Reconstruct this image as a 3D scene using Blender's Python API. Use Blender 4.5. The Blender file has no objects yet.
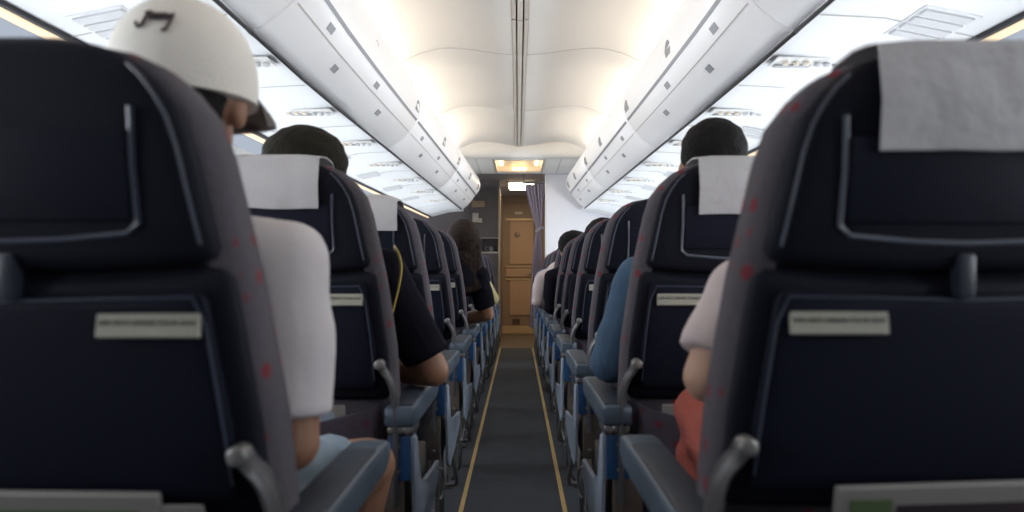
import bpy, bmesh, math, random
from mathutils import Vector, Matrix, noise
random.seed(7)
S = bpy.context.scene
COL = S.collection
PI = math.pi
CZ = 0.93            # eye height of the photographer
FPX = 770.0          # focal length in pixels for a 1024 wide frame

# ------------------------------------------------------------------ camera, world, lights, exposure
cam_d = bpy.data.cameras.new('camera')
cam = bpy.data.objects.new('camera', cam_d)
COL.objects.link(cam)
cam.location = (0.02, 0.0, CZ)
cam.rotation_euler = (PI / 2, 0, 0)
cam_d.sensor_width = 36.0
cam_d.lens = 36.0 * FPX / 1024.0
cam_d.shift_x = -6.0 / 1024.0
cam_d.shift_y = 19.0 / 1024.0
cam_d.clip_start = 0.05
cam_d.dof.use_dof = True
cam_d.dof.focus_distance = 3.6
cam_d.dof.aperture_fstop = 3.3
S.camera = cam

W = bpy.data.worlds.new('world')
S.world = W
W.use_nodes = True
W.node_tree.nodes['Background'].inputs[0].default_value = (0.75, 0.85, 1.0, 1)
W.node_tree.nodes['Background'].inputs[1].default_value = 0.4

S.view_settings.view_transform = 'Standard'
S.view_settings.look = 'None'
S.view_settings.gamma = 1.0
S.view_settings.exposure = 0.55
S.view_settings.use_curve_mapping = False
S.cycles.max_bounces = 8
S.cycles.diffuse_bounces = 5
S.cycles.use_denoising = True

COVE_W = 1.35        # watts of each ceiling wash tube
WINDOW_E = 17.5      # strength of the daylit panes

def area(name, loc, direction, sx, sy, watts, color):
    l = bpy.data.lights.new(name, 'AREA')
    l.shape = 'RECTANGLE'
    l.size = sx
    l.size_y = sy
    l.energy = watts
    l.color = color
    o = bpy.data.objects.new(name, l)
    o.location = loc
    o.rotation_euler = Vector(direction).to_track_quat('-Z', 'Y').to_euler()
    COL.objects.link(o)
    return o

def bcx(y):          # centre line of the bins
    return 0.035 + 0.006 * max(0.0, y - 3.0)
def bsc(y):          # the cabin narrows toward its nose
    if y <= 3.0: return 1.0
    return 1.0 - 0.0316 * (y - 3.0)

for yy in (0.85, 2.3, 3.75, 5.2, 6.6):
    for sd in (-1, 1):
        x = bcx(yy) + sd * 0.735 * bsc(yy)
        a = area('cove_lamp', (x, yy, CZ + 1.125), (-sd * 0.45, 0, 0.9), 0.05, 1.3, COVE_W, (1.0, 0.80, 0.58))
        # long side along y
        a.rotation_euler = (Matrix.Rotation(math.atan2(sd * 0.45, -0.9), 4, 'Y')).to_euler()

# ------------------------------------------------------------------ materials
def mat(name, col, rough=0.5, metal=0.0, bump=0.0, bscale=60.0, vary=0.0, vscale=8.0, emit=0.0, ecol=None, sheen=0.0, spec=None, coat=0.0):
    m = bpy.data.materials.new(name)
    m.use_nodes = True
    nt = m.node_tree
    b = nt.nodes['Principled BSDF']
    b.inputs['Base Color'].default_value = (*col, 1)
    b.inputs['Roughness'].default_value = rough
    b.inputs['Metallic'].default_value = metal
    if spec is not None: b.inputs['Specular IOR Level'].default_value = spec
    if coat: b.inputs['Coat Weight'].default_value = coat
    if sheen: b.inputs['Sheen Weight'].default_value = sheen
    tc = nt.nodes.new('ShaderNodeTexCoord')
    if vary:
        n = nt.nodes.new('ShaderNodeTexNoise'); n.inputs['Scale'].default_value = vscale; n.inputs['Detail'].default_value = 4
        nt.links.new(tc.outputs['Object'], n.inputs['Vector'])
        r = nt.nodes.new('ShaderNodeMapRange')
        r.inputs['To Min'].default_value = 1 - vary; r.inputs['To Max'].default_value = 1 + vary
        nt.links.new(n.outputs[0], r.inputs['Value'])
        mx = nt.nodes.new('ShaderNodeMix'); mx.data_type = 'RGBA'; mx.blend_type = 'MULTIPLY'
        mx.inputs['Factor'].default_value = 1
        mx.inputs['A'].default_value = (*col, 1)
        nt.links.new(r.outputs[0], mx.inputs['B'])
        nt.links.new(mx.outputs['Result'], b.inputs['Base Color'])
    if bump:
        n = nt.nodes.new('ShaderNodeTexNoise'); n.inputs['Scale'].default_value = bscale; n.inputs['Detail'].default_value = 3
        nt.links.new(tc.outputs['Object'], n.inputs['Vector'])
        bp = nt.nodes.new('ShaderNodeBump'); bp.inputs['Strength'].default_value = bump; bp.inputs['Distance'].default_value = 0.01
        nt.links.new(n.outputs[0], bp.inputs['Height'])
        nt.links.new(bp.outputs[0], b.inputs['Normal'])
    if emit:
        b.inputs['Emission Color'].default_value = (*(ecol or col), 1)
        b.inputs['Emission Strength'].default_value = emit
    return m

def spotted(name, base, spot, scale=27.0, size=0.19):
    m = mat(name, base, 0.95, bump=0.3, bscale=300)
    nt = m.node_tree; b = nt.nodes['Principled BSDF']
    tc = nt.nodes.new('ShaderNodeTexCoord')
    v = nt.nodes.new('ShaderNodeTexVoronoi'); v.inputs['Scale'].default_value = scale; v.inputs['Randomness'].default_value = 0.45
    nt.links.new(tc.outputs['Object'], v.inputs['Vector'])
    r = nt.nodes.new('ShaderNodeMapRange'); r.inputs['From Min'].default_value = size; r.inputs['From Max'].default_value = size * 1.5
    r.inputs['To Min'].default_value = 1; r.inputs['To Max'].default_value = 0
    nt.links.new(v.outputs['Distance'], r.inputs['Value'])
    n = nt.nodes.new('ShaderNodeTexNoise'); n.inputs['Scale'].default_value = 90
    nt.links.new(tc.outputs['Object'], n.inputs['Vector'])
    m0 = nt.nodes.new('ShaderNodeMix'); m0.data_type = 'RGBA'
    m0.inputs['A'].default_value = tuple(c * 0.8 for c in base) + (1,); m0.inputs['B'].default_value = tuple(c * 1.2 for c in base) + (1,)
    nt.links.new(n.outputs[0], m0.inputs['Factor'])
    mx = nt.nodes.new('ShaderNodeMix'); mx.data_type = 'RGBA'
    mx.inputs['B'].default_value = (*spot, 1)
    nt.links.new(m0.outputs['Result'], mx.inputs['A'])
    nt.links.new(r.outputs[0], mx.inputs['Factor'])
    nt.links.new(mx.outputs['Result'], b.inputs['Base Color'])
    return m

def carpet_mat():
    m = mat('ribbed_carpet', (0.03, 0.035, 0.045), 0.9)
    nt = m.node_tree; b = nt.nodes['Principled BSDF']
    tc = nt.nodes.new('ShaderNodeTexCoord')
    sp = nt.nodes.new('ShaderNodeSeparateXYZ'); nt.links.new(tc.outputs['Object'], sp.inputs[0])
    w = nt.nodes.new('ShaderNodeTexWave'); w.wave_type = 'BANDS'; w.bands_direction = 'Y'
    w.inputs['Scale'].default_value = 9.0; w.inputs['Distortion'].default_value = 1.0; w.inputs['Detail'].default_value = 2
    nt.links.new(tc.outputs['Object'], w.inputs['Vector'])
    n = nt.nodes.new('ShaderNodeTexNoise'); n.inputs['Scale'].default_value = 260; n.inputs['Detail'].default_value = 3
    nt.links.new(tc.outputs['Object'], n.inputs['Vector'])
    mu = nt.nodes.new('ShaderNodeMath'); mu.operation = 'MULTIPLY_ADD'; mu.inputs[1].default_value = 0.35
    nt.links.new(w.outputs[0], mu.inputs[0]); nt.links.new(n.outputs[0], mu.inputs[2])
    mx = nt.nodes.new('ShaderNodeMix'); mx.data_type = 'RGBA'
    mx.inputs['A'].default_value = (0.010, 0.013, 0.019, 1); mx.inputs['B'].default_value = (0.044, 0.053, 0.071, 1)
    nt.links.new(mu.outputs[0], mx.inputs['Factor'])
    nt.links.new(mx.outputs['Result'], b.inputs['Base Color'])
    bp = nt.nodes.new('ShaderNodeBump'); bp.inputs['Strength'].default_value = 0.4; bp.inputs['Distance'].default_value = 0.005
    nt.links.new(mu.outputs[0], bp.inputs['Height']); nt.links.new(bp.outputs[0], b.inputs['Normal'])
    return m

M = dict(
    ceil=mat('ceiling_plastic', (0.80, 0.78, 0.74), 0.55, bump=0.03, bscale=400),
    bin=mat('bin_plastic', (0.90, 0.90, 0.91), 0.38, bump=0.02, bscale=300),
    psu=mat('panel_plastic', (0.86, 0.88, 0.90), 0.5, bump=0.02, bscale=300),
    seam=mat('seam_grey', (0.55, 0.54, 0.52), 0.7),
    rail=mat('rail_grey', (0.22, 0.23, 0.25), 0.4, vary=0.1),
    black=mat('black_rubber', (0.012, 0.012, 0.016), 0.6),
    latch=mat('latch_grey', (0.20, 0.21, 0.23), 0.35),
    tag=mat('placard_grey', (0.30, 0.31, 0.33), 0.5),
    carpet=carpet_mat(),
    vinyl=mat('galley_vinyl', (0.10, 0.075, 0.055), 0.5, vary=0.15, vscale=30),
    gold=mat('floor_strip_yellow', (0.48, 0.33, 0.13), 0.6, vary=0.15, vscale=20),
    navy=mat('navy_shell', (0.0048, 0.0056, 0.0120), 0.75, bump=0.12, bscale=500, spec=0.18),
    tray=mat('navy_tray', (0.0038, 0.0050, 0.0140), 0.70, bump=0.1, bscale=500, spec=0.18),
    groove=mat('groove_black', (0.004, 0.004, 0.007), 0.8, spec=0.1),
    trim_gleam=mat('trim_gleam_blue_grey', (0.030, 0.037, 0.062), 0.42),  # colour of tray rim and recess frame, also the painted headrest bevel gleam
    latchnavy=mat('latch_navy', (0.018, 0.022, 0.035), 0.4),
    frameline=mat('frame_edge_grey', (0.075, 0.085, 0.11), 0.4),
    fabric=spotted('seat_fabric', (0.070, 0.063, 0.076), (0.15, 0.018, 0.028)),
    pocket=spotted('pocket_fabric', (0.060, 0.050, 0.072), (0.12, 0.02, 0.035)),
    cloth=mat('headrest_cloth', (0.42, 0.41, 0.42), 0.95, bump=0.5, bscale=25, vary=0.08, vscale=14),
    plate=mat('label_cream', (0.28, 0.275, 0.225), 0.5),
    ink=mat('label_ink', (0.06, 0.05, 0.05), 0.7),
    arm=mat('armrest_blue_grey', (0.056, 0.078, 0.108), 0.45, bump=0.08, bscale=500),
    pad=mat('armrest_pad_navy', (0.022, 0.032, 0.050), 0.5, bump=0.1, bscale=500),
    metal=mat('bracket_metal', (0.20, 0.195, 0.19), 0.4, metal=0.6),
    bracket=mat('bracket_grey', (0.060, 0.058, 0.062), 0.42, metal=0.2),
    bronze=mat('spreader_metal', (0.16, 0.135, 0.12), 0.45, metal=0.6, vary=0.2, vscale=30),
    blue=mat('side_cap_blue', (0.008, 0.045, 0.125), 0.4),
    side=mat('side_shroud_grey', (0.24, 0.29, 0.36), 0.45),
    mag1=mat('magazine_white', (0.20, 0.19, 0.18), 0.5), magg=mat('magazine_green', (0.07, 0.11, 0.045), 0.5), magr=mat('magazine_red', (0.13, 0.03, 0.025), 0.5), magk=mat('magazine_dark', (0.03, 0.02, 0.025), 0.4),
    skin=mat('skin_tan', (0.30, 0.15, 0.09), 0.55, vary=0.08, vscale=10),
    skinlight=mat('skin_light', (0.42, 0.25, 0.18), 0.55, vary=0.06, vscale=10),
    hair=mat('hair_black', (0.006, 0.005, 0.005), 0.85, bump=0.8, bscale=120, spec=0.2),
    hairolive=mat('hair_dark_olive', (0.012, 0.010, 0.006), 0.9, bump=0.8, bscale=90, spec=0.2),
    hairbrown=mat('hair_brown', (0.018, 0.010, 0.007), 0.8, bump=0.8, bscale=120, spec=0.2),
    shirtw=mat('shirt_white', (0.60, 0.57, 0.59), 0.9, bump=0.12, bscale=60),
    shirtp=mat('shirt_pale_pink', (0.46, 0.39, 0.39), 0.9, bump=0.12, bscale=60),
    shirtk=mat('shirt_black', (0.006, 0.006, 0.011), 0.95, spec=0.1, bump=0.12, bscale=60),
    denim=mat('denim_blue', (0.042, 0.088, 0.155), 0.9, bump=0.4, bscale=260, vary=0.25, vscale=30),
    yellow=mat('shirt_cream_yellow', (0.60, 0.55, 0.28), 0.9, vary=0.4, vscale=60),
    coral=mat('trousers_coral', (0.30, 0.065, 0.048), 0.9, bump=0.4, bscale=150),
    dark=mat('trousers_dark', (0.018, 0.016, 0.020), 0.95, spec=0.1, bump=0.3, bscale=150),
    shortb=mat('shorts_blue_grey', (0.20, 0.26, 0.32), 0.9),
    cap=mat('cap_white', (0.70, 0.67, 0.62), 0.9, bump=0.25, bscale=300), capink=mat('cap_stitching', (0.05, 0.03, 0.03), 0.8),
    brim=mat('cap_brim_underside', (0.10, 0.085, 0.08), 0.8),
    strapy=mat('strap_yellow', (0.50, 0.36, 0.07), 0.7), shoe=mat('shoe_dark', (0.03, 0.03, 0.03), 0.6),
    galley=mat('galley_laminate', (0.10, 0.083, 0.078), 0.45, vary=0.1), galleyu=mat('front_wall_laminate', (0.22, 0.19, 0.19), 0.6, vary=0.06), niche=mat('galley_niche', (0.035, 0.028, 0.026), 0.6),
    brass=mat('door_trim_gold', (0.46, 0.33, 0.19), 0.4, metal=0.3),
    door=mat('door_tan', (0.40, 0.25, 0.155), 0.5, vary=0.05), doorf=mat('door_frame_brown', (0.24, 0.155, 0.10), 0.5), doord=mat('door_vent_brown', (0.07, 0.045, 0.03), 0.6),
    beige=mat('beige_plastic', (0.52, 0.45, 0.37), 0.5),
    curtain=mat('curtain_mauve', (0.58, 0.52, 0.61), 0.9, bump=0.2, bscale=200),
    partition=mat('partition_white', (0.74, 0.75, 0.80), 0.6),
    wall=mat('sidewall_plastic', (0.70, 0.70, 0.70), 0.6), aft=mat('aft_wall', (0.25, 0.25, 0.27), 0.7),
    lamp=mat('warm_lamp', (1, 0.8, 0.5), 0.5, emit=5.0, ecol=(1.0, 0.74, 0.36)),
    lampdim=mat('warm_reflector', (0.85, 0.70, 0.50), 0.4, emit=0.12, ecol=(1.0, 0.72, 0.40)),
    tube=mat('tube_lamp', (1, 0.9, 0.7), 0.5, emit=18.0, ecol=(1.0, 0.80, 0.52)),
    glow=mat('cove_glow_strip', (1, 0.8, 0.55), 0.5, emit=0.5, ecol=(1.0, 0.76, 0.48)),
    pane=mat('window_daylight', (0.9, 0.95, 1.0), 0.3, emit=WINDOW_E, ecol=(0.90, 0.95, 1.0)),
    lens=mat('reading_lens', (0.8, 0.72, 0.6), 0.2),
)

# ------------------------------------------------------------------ mesh helpers
def link(name, bm, m, parent=None, smooth=True, angle=40):
    bmesh.ops.remove_doubles(bm, verts=bm.verts, dist=1e-6)
    bmesh.ops.recalc_face_normals(bm, faces=bm.faces)
    me = bpy.data.meshes.new(name)
    bm.to_mesh(me); bm.free()
    if smooth:
        me.set_sharp_from_angle(angle=math.radians(angle))
    for p in me.polygons: p.use_smooth = smooth
    me.materials.append(M[m] if isinstance(m, str) else m)
    o = bpy.data.objects.new(name, me)
    COL.objects.link(o)
    if parent: o.parent = parent
    return o

def tag(o, label=None, cat=None, group=None, kind=None):
    if label: o['label'] = label
    if cat: o['category'] = cat
    if group: o['group'] = group
    if kind: o['kind'] = kind
    return o

def empty(name, loc=(0, 0, 0)):
    o = bpy.data.objects.new(name, None)
    o.location = loc; o.empty_display_size = 0.05
    COL.objects.link(o)
    return o

def loft(bm, rings, caps=True, closed=True):
    R = [[bm.verts.new(p) for p in r] for r in rings]
    n = len(R[0])
    for a, b in zip(R[:-1], R[1:]):
        for i in range(n if closed else n - 1):
            j = (i + 1) % n
            bm.faces.new((a[i], a[j], b[j], b[i]))
    if caps:
        bm.faces.new(R[0][::-1]); bm.faces.new(R[-1])
    return R

def box(bm, x0, x1, y0, y1, z0, z1, bev=0.0, seg=2):
    t = bmesh.new()
    bmesh.ops.create_cube(t, size=1.0)
    for v in t.verts:
        v.co = Vector(((x0 + x1) / 2 + v.co.x * (x1 - x0), (y0 + y1) / 2 + v.co.y * (y1 - y0), (z0 + z1) / 2 + v.co.z * (z1 - z0)))
    if bev:
        bmesh.ops.bevel(t, geom=list(t.edges), offset=bev, segments=seg, affect='EDGES', profile=0.6)
    me = bpy.data.meshes.new('tmp'); t.to_mesh(me); t.free(); bm.from_mesh(me); bpy.data.meshes.remove(me)

def tube(bm, pts, r, n=8, flat=(1, 1), radii=None, up=None):
    pts = [Vector(p) for p in pts]
    rings = []
    prev = None
    for i, p in enumerate(pts):
        a = pts[max(0, i - 1)]; b = pts[min(len(pts) - 1, i + 1)]
        t = (b - a).normalized()
        if up is not None: u = Vector(up)
        elif prev is None: u = Vector((0, 0, 1)) if abs(t.z) < 0.9 else Vector((0, 1, 0))
        else: u = prev
        u = (u - t * u.dot(t)).normalized(); prev = u
        v = t.cross(u)
        rr = radii[i] if radii else r
        rings.append([p + (u * math.cos(k * 2 * PI / n) * flat[0] + v * math.sin(k * 2 * PI / n) * flat[1]) * rr for k in range(n)])
    loft(bm, rings)

def spline(pts, k=6):
    P = [Vector(p) for p in pts]; P = [P[0] * 2 - P[1]] + P + [P[-1] * 2 - P[-2]]
    out = []
    for i in range(1, len(P) - 2):
        for j in range(k):
            t = j / k
            a, b, c, d = P[i - 1], P[i], P[i + 1], P[i + 2]
            out.append(0.5 * ((2 * b) + (c - a) * t + (2 * a - 5 * b + 4 * c - d) * t * t + (3 * b - a - 3 * c + d) * t ** 3))
    out.append(P[-2])
    return out

def interp(tab, z):
    if z <= tab[0][0]: return tab[0][1]
    for (a, fa), (b, fb) in zip(tab[:-1], tab[1:]):
        if z <= b: return fa + (fb - fa) * (z - a) / (b - a)
    return tab[-1][1]

def cyl(bm, c, axis, r, h, n=14, bev=0.0):
    c = Vector(c); ax = Vector(axis).normalized()
    if bev: tube(bm, [c - ax * h / 2, c - ax * (h / 2 - bev * .3), c - ax * (h / 2 - bev), c + ax * (h / 2 - bev), c + ax * (h / 2 - bev * .3), c + ax * h / 2], r, n, radii=[r - bev, r - bev * .35, r, r, r - bev * .35, r - bev])
    else: tube(bm, [c - ax * h / 2, c + ax * h / 2], r, n)

# ------------------------------------------------------------------ setting
YB, YF = -1.3, 12.35      # aft end of what is built, cockpit door
def wall_x(z):
    return interp([(0, 1.40), (0.3, 1.47), (0.8, 1.53), (1.2, 1.48), (1.45, 1.38), (1.53, 1.33), (2.4, 1.0)], z)

bm = bmesh.new(); box(bm, -1.7, 1.75, YB, 9.8, -0.03, 0.0); tag(link('floor', bm, 'carpet', smooth=False), kind='structure')
bm = bmesh.new(); box(bm, -1.7, 1.75, 9.8, YF + 0.3, -0.03, -0.001); tag(link('floor', bm, 'vinyl', smooth=False), kind='structure')
for sd, nm in ((-1, 'trim_1'), (1, 'trim_2')):
    bm = bmesh.new()
    x = sd * 0.205
    box(bm, x - 0.009, x + 0.009, YB, 9.8, 0.0, 0.003, 0.001)
    tag(link(nm, bm, 'gold', smooth=False), 'golden yellow path marking strip set in the dark carpet', kind='structure')

# ceiling: a swept profile with panel seams
CP = [(-0.80, 1.10), (-0.76, 1.165), (-0.70, 1.215), (-0.60, 1.258), (-0.50, 1.283), (-0.42, 1.288), (-0.30, 1.280), (-0.18, 1.262), (-0.06, 1.25)]
CP = CP + [(-a, b) for a, b in CP[::-1]]
def ceil_ring(y, dz=0.0, sc=None):
    s = bsc(y) if sc is None else sc
    return [(0.03 + (bcx(y) - 0.03) * 0.7 + a * s, y, CZ + b + dz) for a, b in CP]
seams = [-0.0, 1.45, 2.92, 4.37, 5.86, 7.45]
bm = bmesh.new()
ys = [YB]
for s in seams:
    ys += [s - 0.012, s - 0.004, s + 0.004, s + 0.012]
    ys += [s + 0.4, s + 0.8] if s < 7 else []
ys = sorted(y for y in ys if y < 7.46)
rings = []
for y in ys:
    near = min(abs(y - s) for s in seams)
    rings.append(ceil_ring(y, 0.008 if near < 0.006 else 0.0))
R = loft(bm, rings, caps=False, closed=False)
ceiling = link('ceiling', bm, 'ceil', angle=80)
tag(ceiling, kind='structure')
sol = ceiling.modifiers.new('s', 'SOLIDIFY'); sol.thickness = 0.02; sol.offset = 1
for i, s in enumerate(seams[1:5]):
    bm = bmesh.new()
    pts = [Vector(p) + Vector((0, 0, -0.0005)) for p in ceil_ring(s)]
    tube(bm, pts, 0.004, 6, flat=(0.35, 1.0))
    tag(link('trim_%d' % (i + 3), bm, 'seam'), kind='structure')
# centre light rail of the ceiling
bm = bmesh.new()
for a, b, dz in ((-0.040, -0.020, 0.006), (-0.012, 0.012, 0.012), (0.020, 0.040, 0.006)):
    for y0, y1 in ((YB, 1.44), (1.46, 3.74), (3.76, 7.45)):
        box(bm, 0.03 + a, 0.03 + b, y0, y1, CZ + 1.25 - dz, CZ + 1.256, 0.002, 1)
tag(link('trim_7', bm, mat('centre_rail_beige', (0.60, 0.56, 0.50), 0.5), smooth=False), 'beige ribbed rail along the middle of the ceiling', kind='structure')
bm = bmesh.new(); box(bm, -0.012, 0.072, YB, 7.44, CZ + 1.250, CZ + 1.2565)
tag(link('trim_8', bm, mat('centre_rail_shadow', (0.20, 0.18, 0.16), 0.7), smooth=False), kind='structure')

# lip where the arched ceiling ends, flat front ceilings with an opening for the lamp
bm = bmesh.new()
pr = [(7.45, 1.30), (7.45, 1.225), (7.47, 1.18), (7.50, 1.155), (7.56, 1.150), (7.62, 1.150), (7.62, 1.30)]
loft(bm, [[(x, y, CZ + z) for y, z in pr] for x in (-0.95, 1.0)])
tag(link('trim_9', bm, 'ceil'), kind='structure')
LX0, LX1, LY0, LY1 = -0.215, 0.275, 7.70, 8.55
bm = bmesh.new()
z0, z1 = CZ + 1.15, CZ + 1.17
box(bm, -1.4, LX0, 7.6, 8.75, z0, z1); box(bm, LX1, 1.45, 7.6, 8.75, z0, z1)
box(bm, LX0, LX1, 7.6, LY0, z0, z1); box(bm, LX0, LX1, LY1, 8.75, z0, z1)
tag(link('ceiling', bm, mat('front_ceiling_grey', (0.88, 0.87, 0.84), 0.6), smooth=False), kind='structure')
bm = bmesh.new()
for x in (-0.40, -0.225, 0.285, 0.45): box(bm, x - 0.004, x + 0.004, 7.6, 8.75, z0 - 0.002, z0)
tag(link('trim_10', bm, 'seam', smooth=False), kind='structure')
bm = bmesh.new(); box(bm, -1.5, 1.5, 8.75, YF + 0.3, CZ + 1.26, CZ + 1.28); box(bm, -1.5, 1.5, 8.74, 8.76, CZ + 1.15, CZ + 1.28)
tag(link('ceiling', bm, mat('vestibule_ceiling', (0.42, 0.38, 0.37), 0.6), smooth=False), kind='structure')

# side walls with window openings shown as panes in frames
for sd, nm in ((-1, 'wall_left'), (1, 'wall_right')):
    bm = bmesh.new()
    rings = []
    for y in (YB, 3.0, 5, 7, YF + 0.3):
        zs = [0, 0.15, 0.3, 0.55, 0.8, 1.0, 1.2, 1.33, 1.45, 1.53]
        f = 1 - 0.02 * max(0, y - 3)
        rings.append([(0.02 + sd * wall_x(z) * f, y, z) for z in zs] + [(0.02 + sd * (wall_x(z) + 0.05) * f, y, z) for z in zs[::-1]])
    loft(bm, rings)
    tag(link(nm, bm, 'wall'), kind='structure')
wn = 0
for sd in (-1, 1):
    for k in range(16):
        y = 0.16 + k * 0.53
        if y > 8.45: continue
        f = 1 - 0.02 * max(0, y - 3)
        wn += 1
        def P(dy, z, off): return (0.02 + sd * (wall_x(z) * f - off), y + dy, z)
        def ringpts(a, b, off, n=20):
            out = []
            for i in range(n):
                t = i * 2 * PI / n
                c, s_ = math.cos(t), math.sin(t)
                out.append(P(a * math.copysign(abs(c) ** 0.6, c), 1.14 + b * math.copysign(abs(s_) ** 0.6, s_), off))
            return out
        bm = bmesh.new()
        loft(bm, [ringpts(.16, .21, .001), ringpts(.155, .205, .016), ringpts(.125, .175, .016), ringpts(.115, .165, .002)], caps=False)
        wf = tag(link('window_%d' % wn, bm, 'wall'), kind='structure')
        bm = bmesh.new()
        bm.faces.new([bm.verts.new(p) for p in ringpts(.115, .165, .003)])
        link('window_pane', bm, 'pane', wf, smooth=False)

# service panels under the bins, cove glow strips, aft closure
for sd, i in ((-1, 11), (1, 12)):
    bm = bmesh.new()
    rings = []
    for y in (YB, 2.0, 4.0, 6.0, 8.72):
        cx, s = bcx(y), bsc(y)
        prof = [(0.815, 0.722), (1.00, 0.712), (1.25, 0.66), (1.26, 0.69), (1.0, 0.74), (0.815, 0.75)]
        rings.append([(cx + sd * a * s, y, CZ + b) for a, b in prof])
    loft(bm, rings)
    # joints between the panels
    tag(link('trim_%d' % i, bm, 'psu', angle=60), 'white service panel strip under the overhead bins', kind='structure')
    bm = bmesh.new()
    for k in range(11):
        y = 0.55 + k * 0.79
        cx, s = bcx(y), bsc(y)
        tube(bm, [(cx + sd * a * s, y, CZ + b) for a, b in ((0.82, 0.7205), (1.0, 0.711), (1.25, 0.659))], 0.002, 6)
    tag(link('trim_%d' % (i + 2), bm, 'seam'), kind='structure')
    bm = bmesh.new()
    rings = []
    for y in (YB, 2.0, 4.0, 6.0, 8.7):
        cx, s = bcx(y), bsc(y)
        rings.append([(cx + sd * a * s, y, CZ + b) for a, b in ((1.262, 0.665), (1.30, 0.641), (1.305, 0.653), (1.267, 0.68))])
    loft(bm, rings)
    tag(link('trim_%d' % (i + 4), bm, 'glow', smooth=False), 'warm glowing light strip above the windows', kind='structure')
    bm = bmesh.new()
    rings = []
    for y in (YB, 2.0, 4.0, 6.0, 8.7):
        cx, s = bcx(y), bsc(y)
        rings.append([(cx + sd * a * s, y, CZ + b) for a, b in ((1.252, 0.648), (1.266, 0.648), (1.266, 0.672), (1.252, 0.672))])
    loft(bm, rings)
    tag(link('trim_%d' % (i + 6), bm, 'black', smooth=False), kind='structure')
bm = bmesh.new(); box(bm, -1.7, 1.75, YB - 0.03, YB, 0, 2.3); tag(link('wall_back', bm, 'aft', smooth=False), kind='structure')

# front end: galley wall, front wall, door recess, cockpit door
bm = bmesh.new(); box(bm, -1.7, -0.62, 10.25, 10.30, 0, CZ + 1.26); box(bm, -0.62, -0.225, 10.25, 10.30, 2.06, CZ + 1.26)
tag(link('wall_front', bm, 'galleyu', smooth=False), kind='structure')
bm = bmesh.new(); box(bm, 0.33, 1.7, YF - 0.02, YF + 0.05, 0, CZ + 1.26); box(bm, -0.26, 0.33, YF - 0.02, YF + .05, 2.09, CZ + 1.26); box(bm, -1.0, -0.26, YF - 0.02, YF + 0.05, 0, CZ + 1.26)
tag(link('wall_cockpit', bm, 'doorf', smooth=False), kind='structure')

gal = empty('galley_cabinet', (-0.42, 10.1, 0))
def P3(pts): return [Vector(p) - Vector((-0.42, 10.1, 0)) for p in pts]
bm = bmesh.new()
o = (-0.42, 10.1, 0)
def lbox(bm, x0, x1, y0, y1, z0, z1, bev=0.004): box(bm, x0 - o[0], x1 - o[0], y0 - o[1], y1 - o[1], z0 - o[2], z1 - o[2], bev)
lbox(bm, -0.62, -0.235, 10.1, 10.24, 0.0, 1.22); lbox(bm, -0.62, -0.235, 10.1, 10.24, 1.42, 1.98)
lbox(bm, -0.56, -0.235, 10.1, 10.24, 1.975, 2.05); lbox(bm, -0.62, -0.60, 10.1, 10.24, 1.22, 1.42, 0.002)
lbox(bm, -0.235, -0.228, 10.26, 12.2, 0, 2.1, 0.001)
link('cabinet_body', bm, 'galley', gal, smooth=False)
bm = bmesh.new(); lbox(bm, -0.60, -0.235, 10.2, 10.24, 1.22, 1.42, 0); link('niche', bm, 'niche', gal, smooth=False)
bm = bmesh.new(); lbox(bm, -0.60, -0.24, 10.085, 10.11, 1.215, 1.235, 0.002); lbox(bm, -0.60, -0.24, 10.085, 10.11, 1.41, 1.42, 0.002)
link('shelf_edge', bm, 'beige', gal, smooth=False)
bm = bmesh.new(); lbox(bm, -0.238, -0.215, 10.08, 10.25, 0.0, 2.04, 0.004); link('corner_post', bm, 'brass', gal, smooth=False)
tag(gal, 'dark brown galley cabinet with a shelf niche beside the cockpit door passage', 'cabinet')
ph = empty('wall_handset', (-0.525, 10.085, 1.68))
bm = bmesh.new(); box(bm, -0.05, 0.03, -0.03, 0.012, -0.06, 0.06, 0.008); link('handset_body', bm, 'beige', ph)
bm = bmesh.new(); box(bm, 0.03, 0.075, -0.025, 0.012, -0.065, -0.005, 0.006); link('cradle', bm, 'beige', ph)
tag(ph, 'small beige handset unit mounted on the dark galley cabinet', 'handset')
sp = empty('grille_panel', (-0.50, 10.085, 1.86))
bm = bmesh.new(); box(bm, -0.10, 0.10, -0.012, 0.012, -0.05, 0.05, 0.01); link('cover', bm, mat('grille_brown', (0.20, 0.14, 0.09), 0.5), sp)
bm = bmesh.new()
for i in range(4): box(bm, -0.08, 0.08, -0.016, -0.010, -0.034 + i * 0.02, -0.026 + i * 0.02)
link('slats', bm, 'brass', sp, smooth=False)
tag(sp, 'brown grille panel high on the galley cabinet above the beige handset', 'panel')
jug = empty('metal_jug', (-0.33, 10.15, 1.235))
bm = bmesh.new(); tube(bm, [(0, 0, 0), (0, 0, .01), (0, 0, .06), (0, 0, .08), (0, 0, .085)], 1, 16, radii=[.04, .045, .042, .03, .02]); link('pot', bm, 'metal', jug)
bm = bmesh.new(); tube(bm, spline([(-.04, 0, .065), (-.075, 0, .06), (-.07, 0, .025), (-.043, 0, .02)], 4), .006, 6); link('handle', bm, 'metal', jug)
tag(jug, 'small metal jug standing in the galley shelf niche', 'jug')

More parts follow.
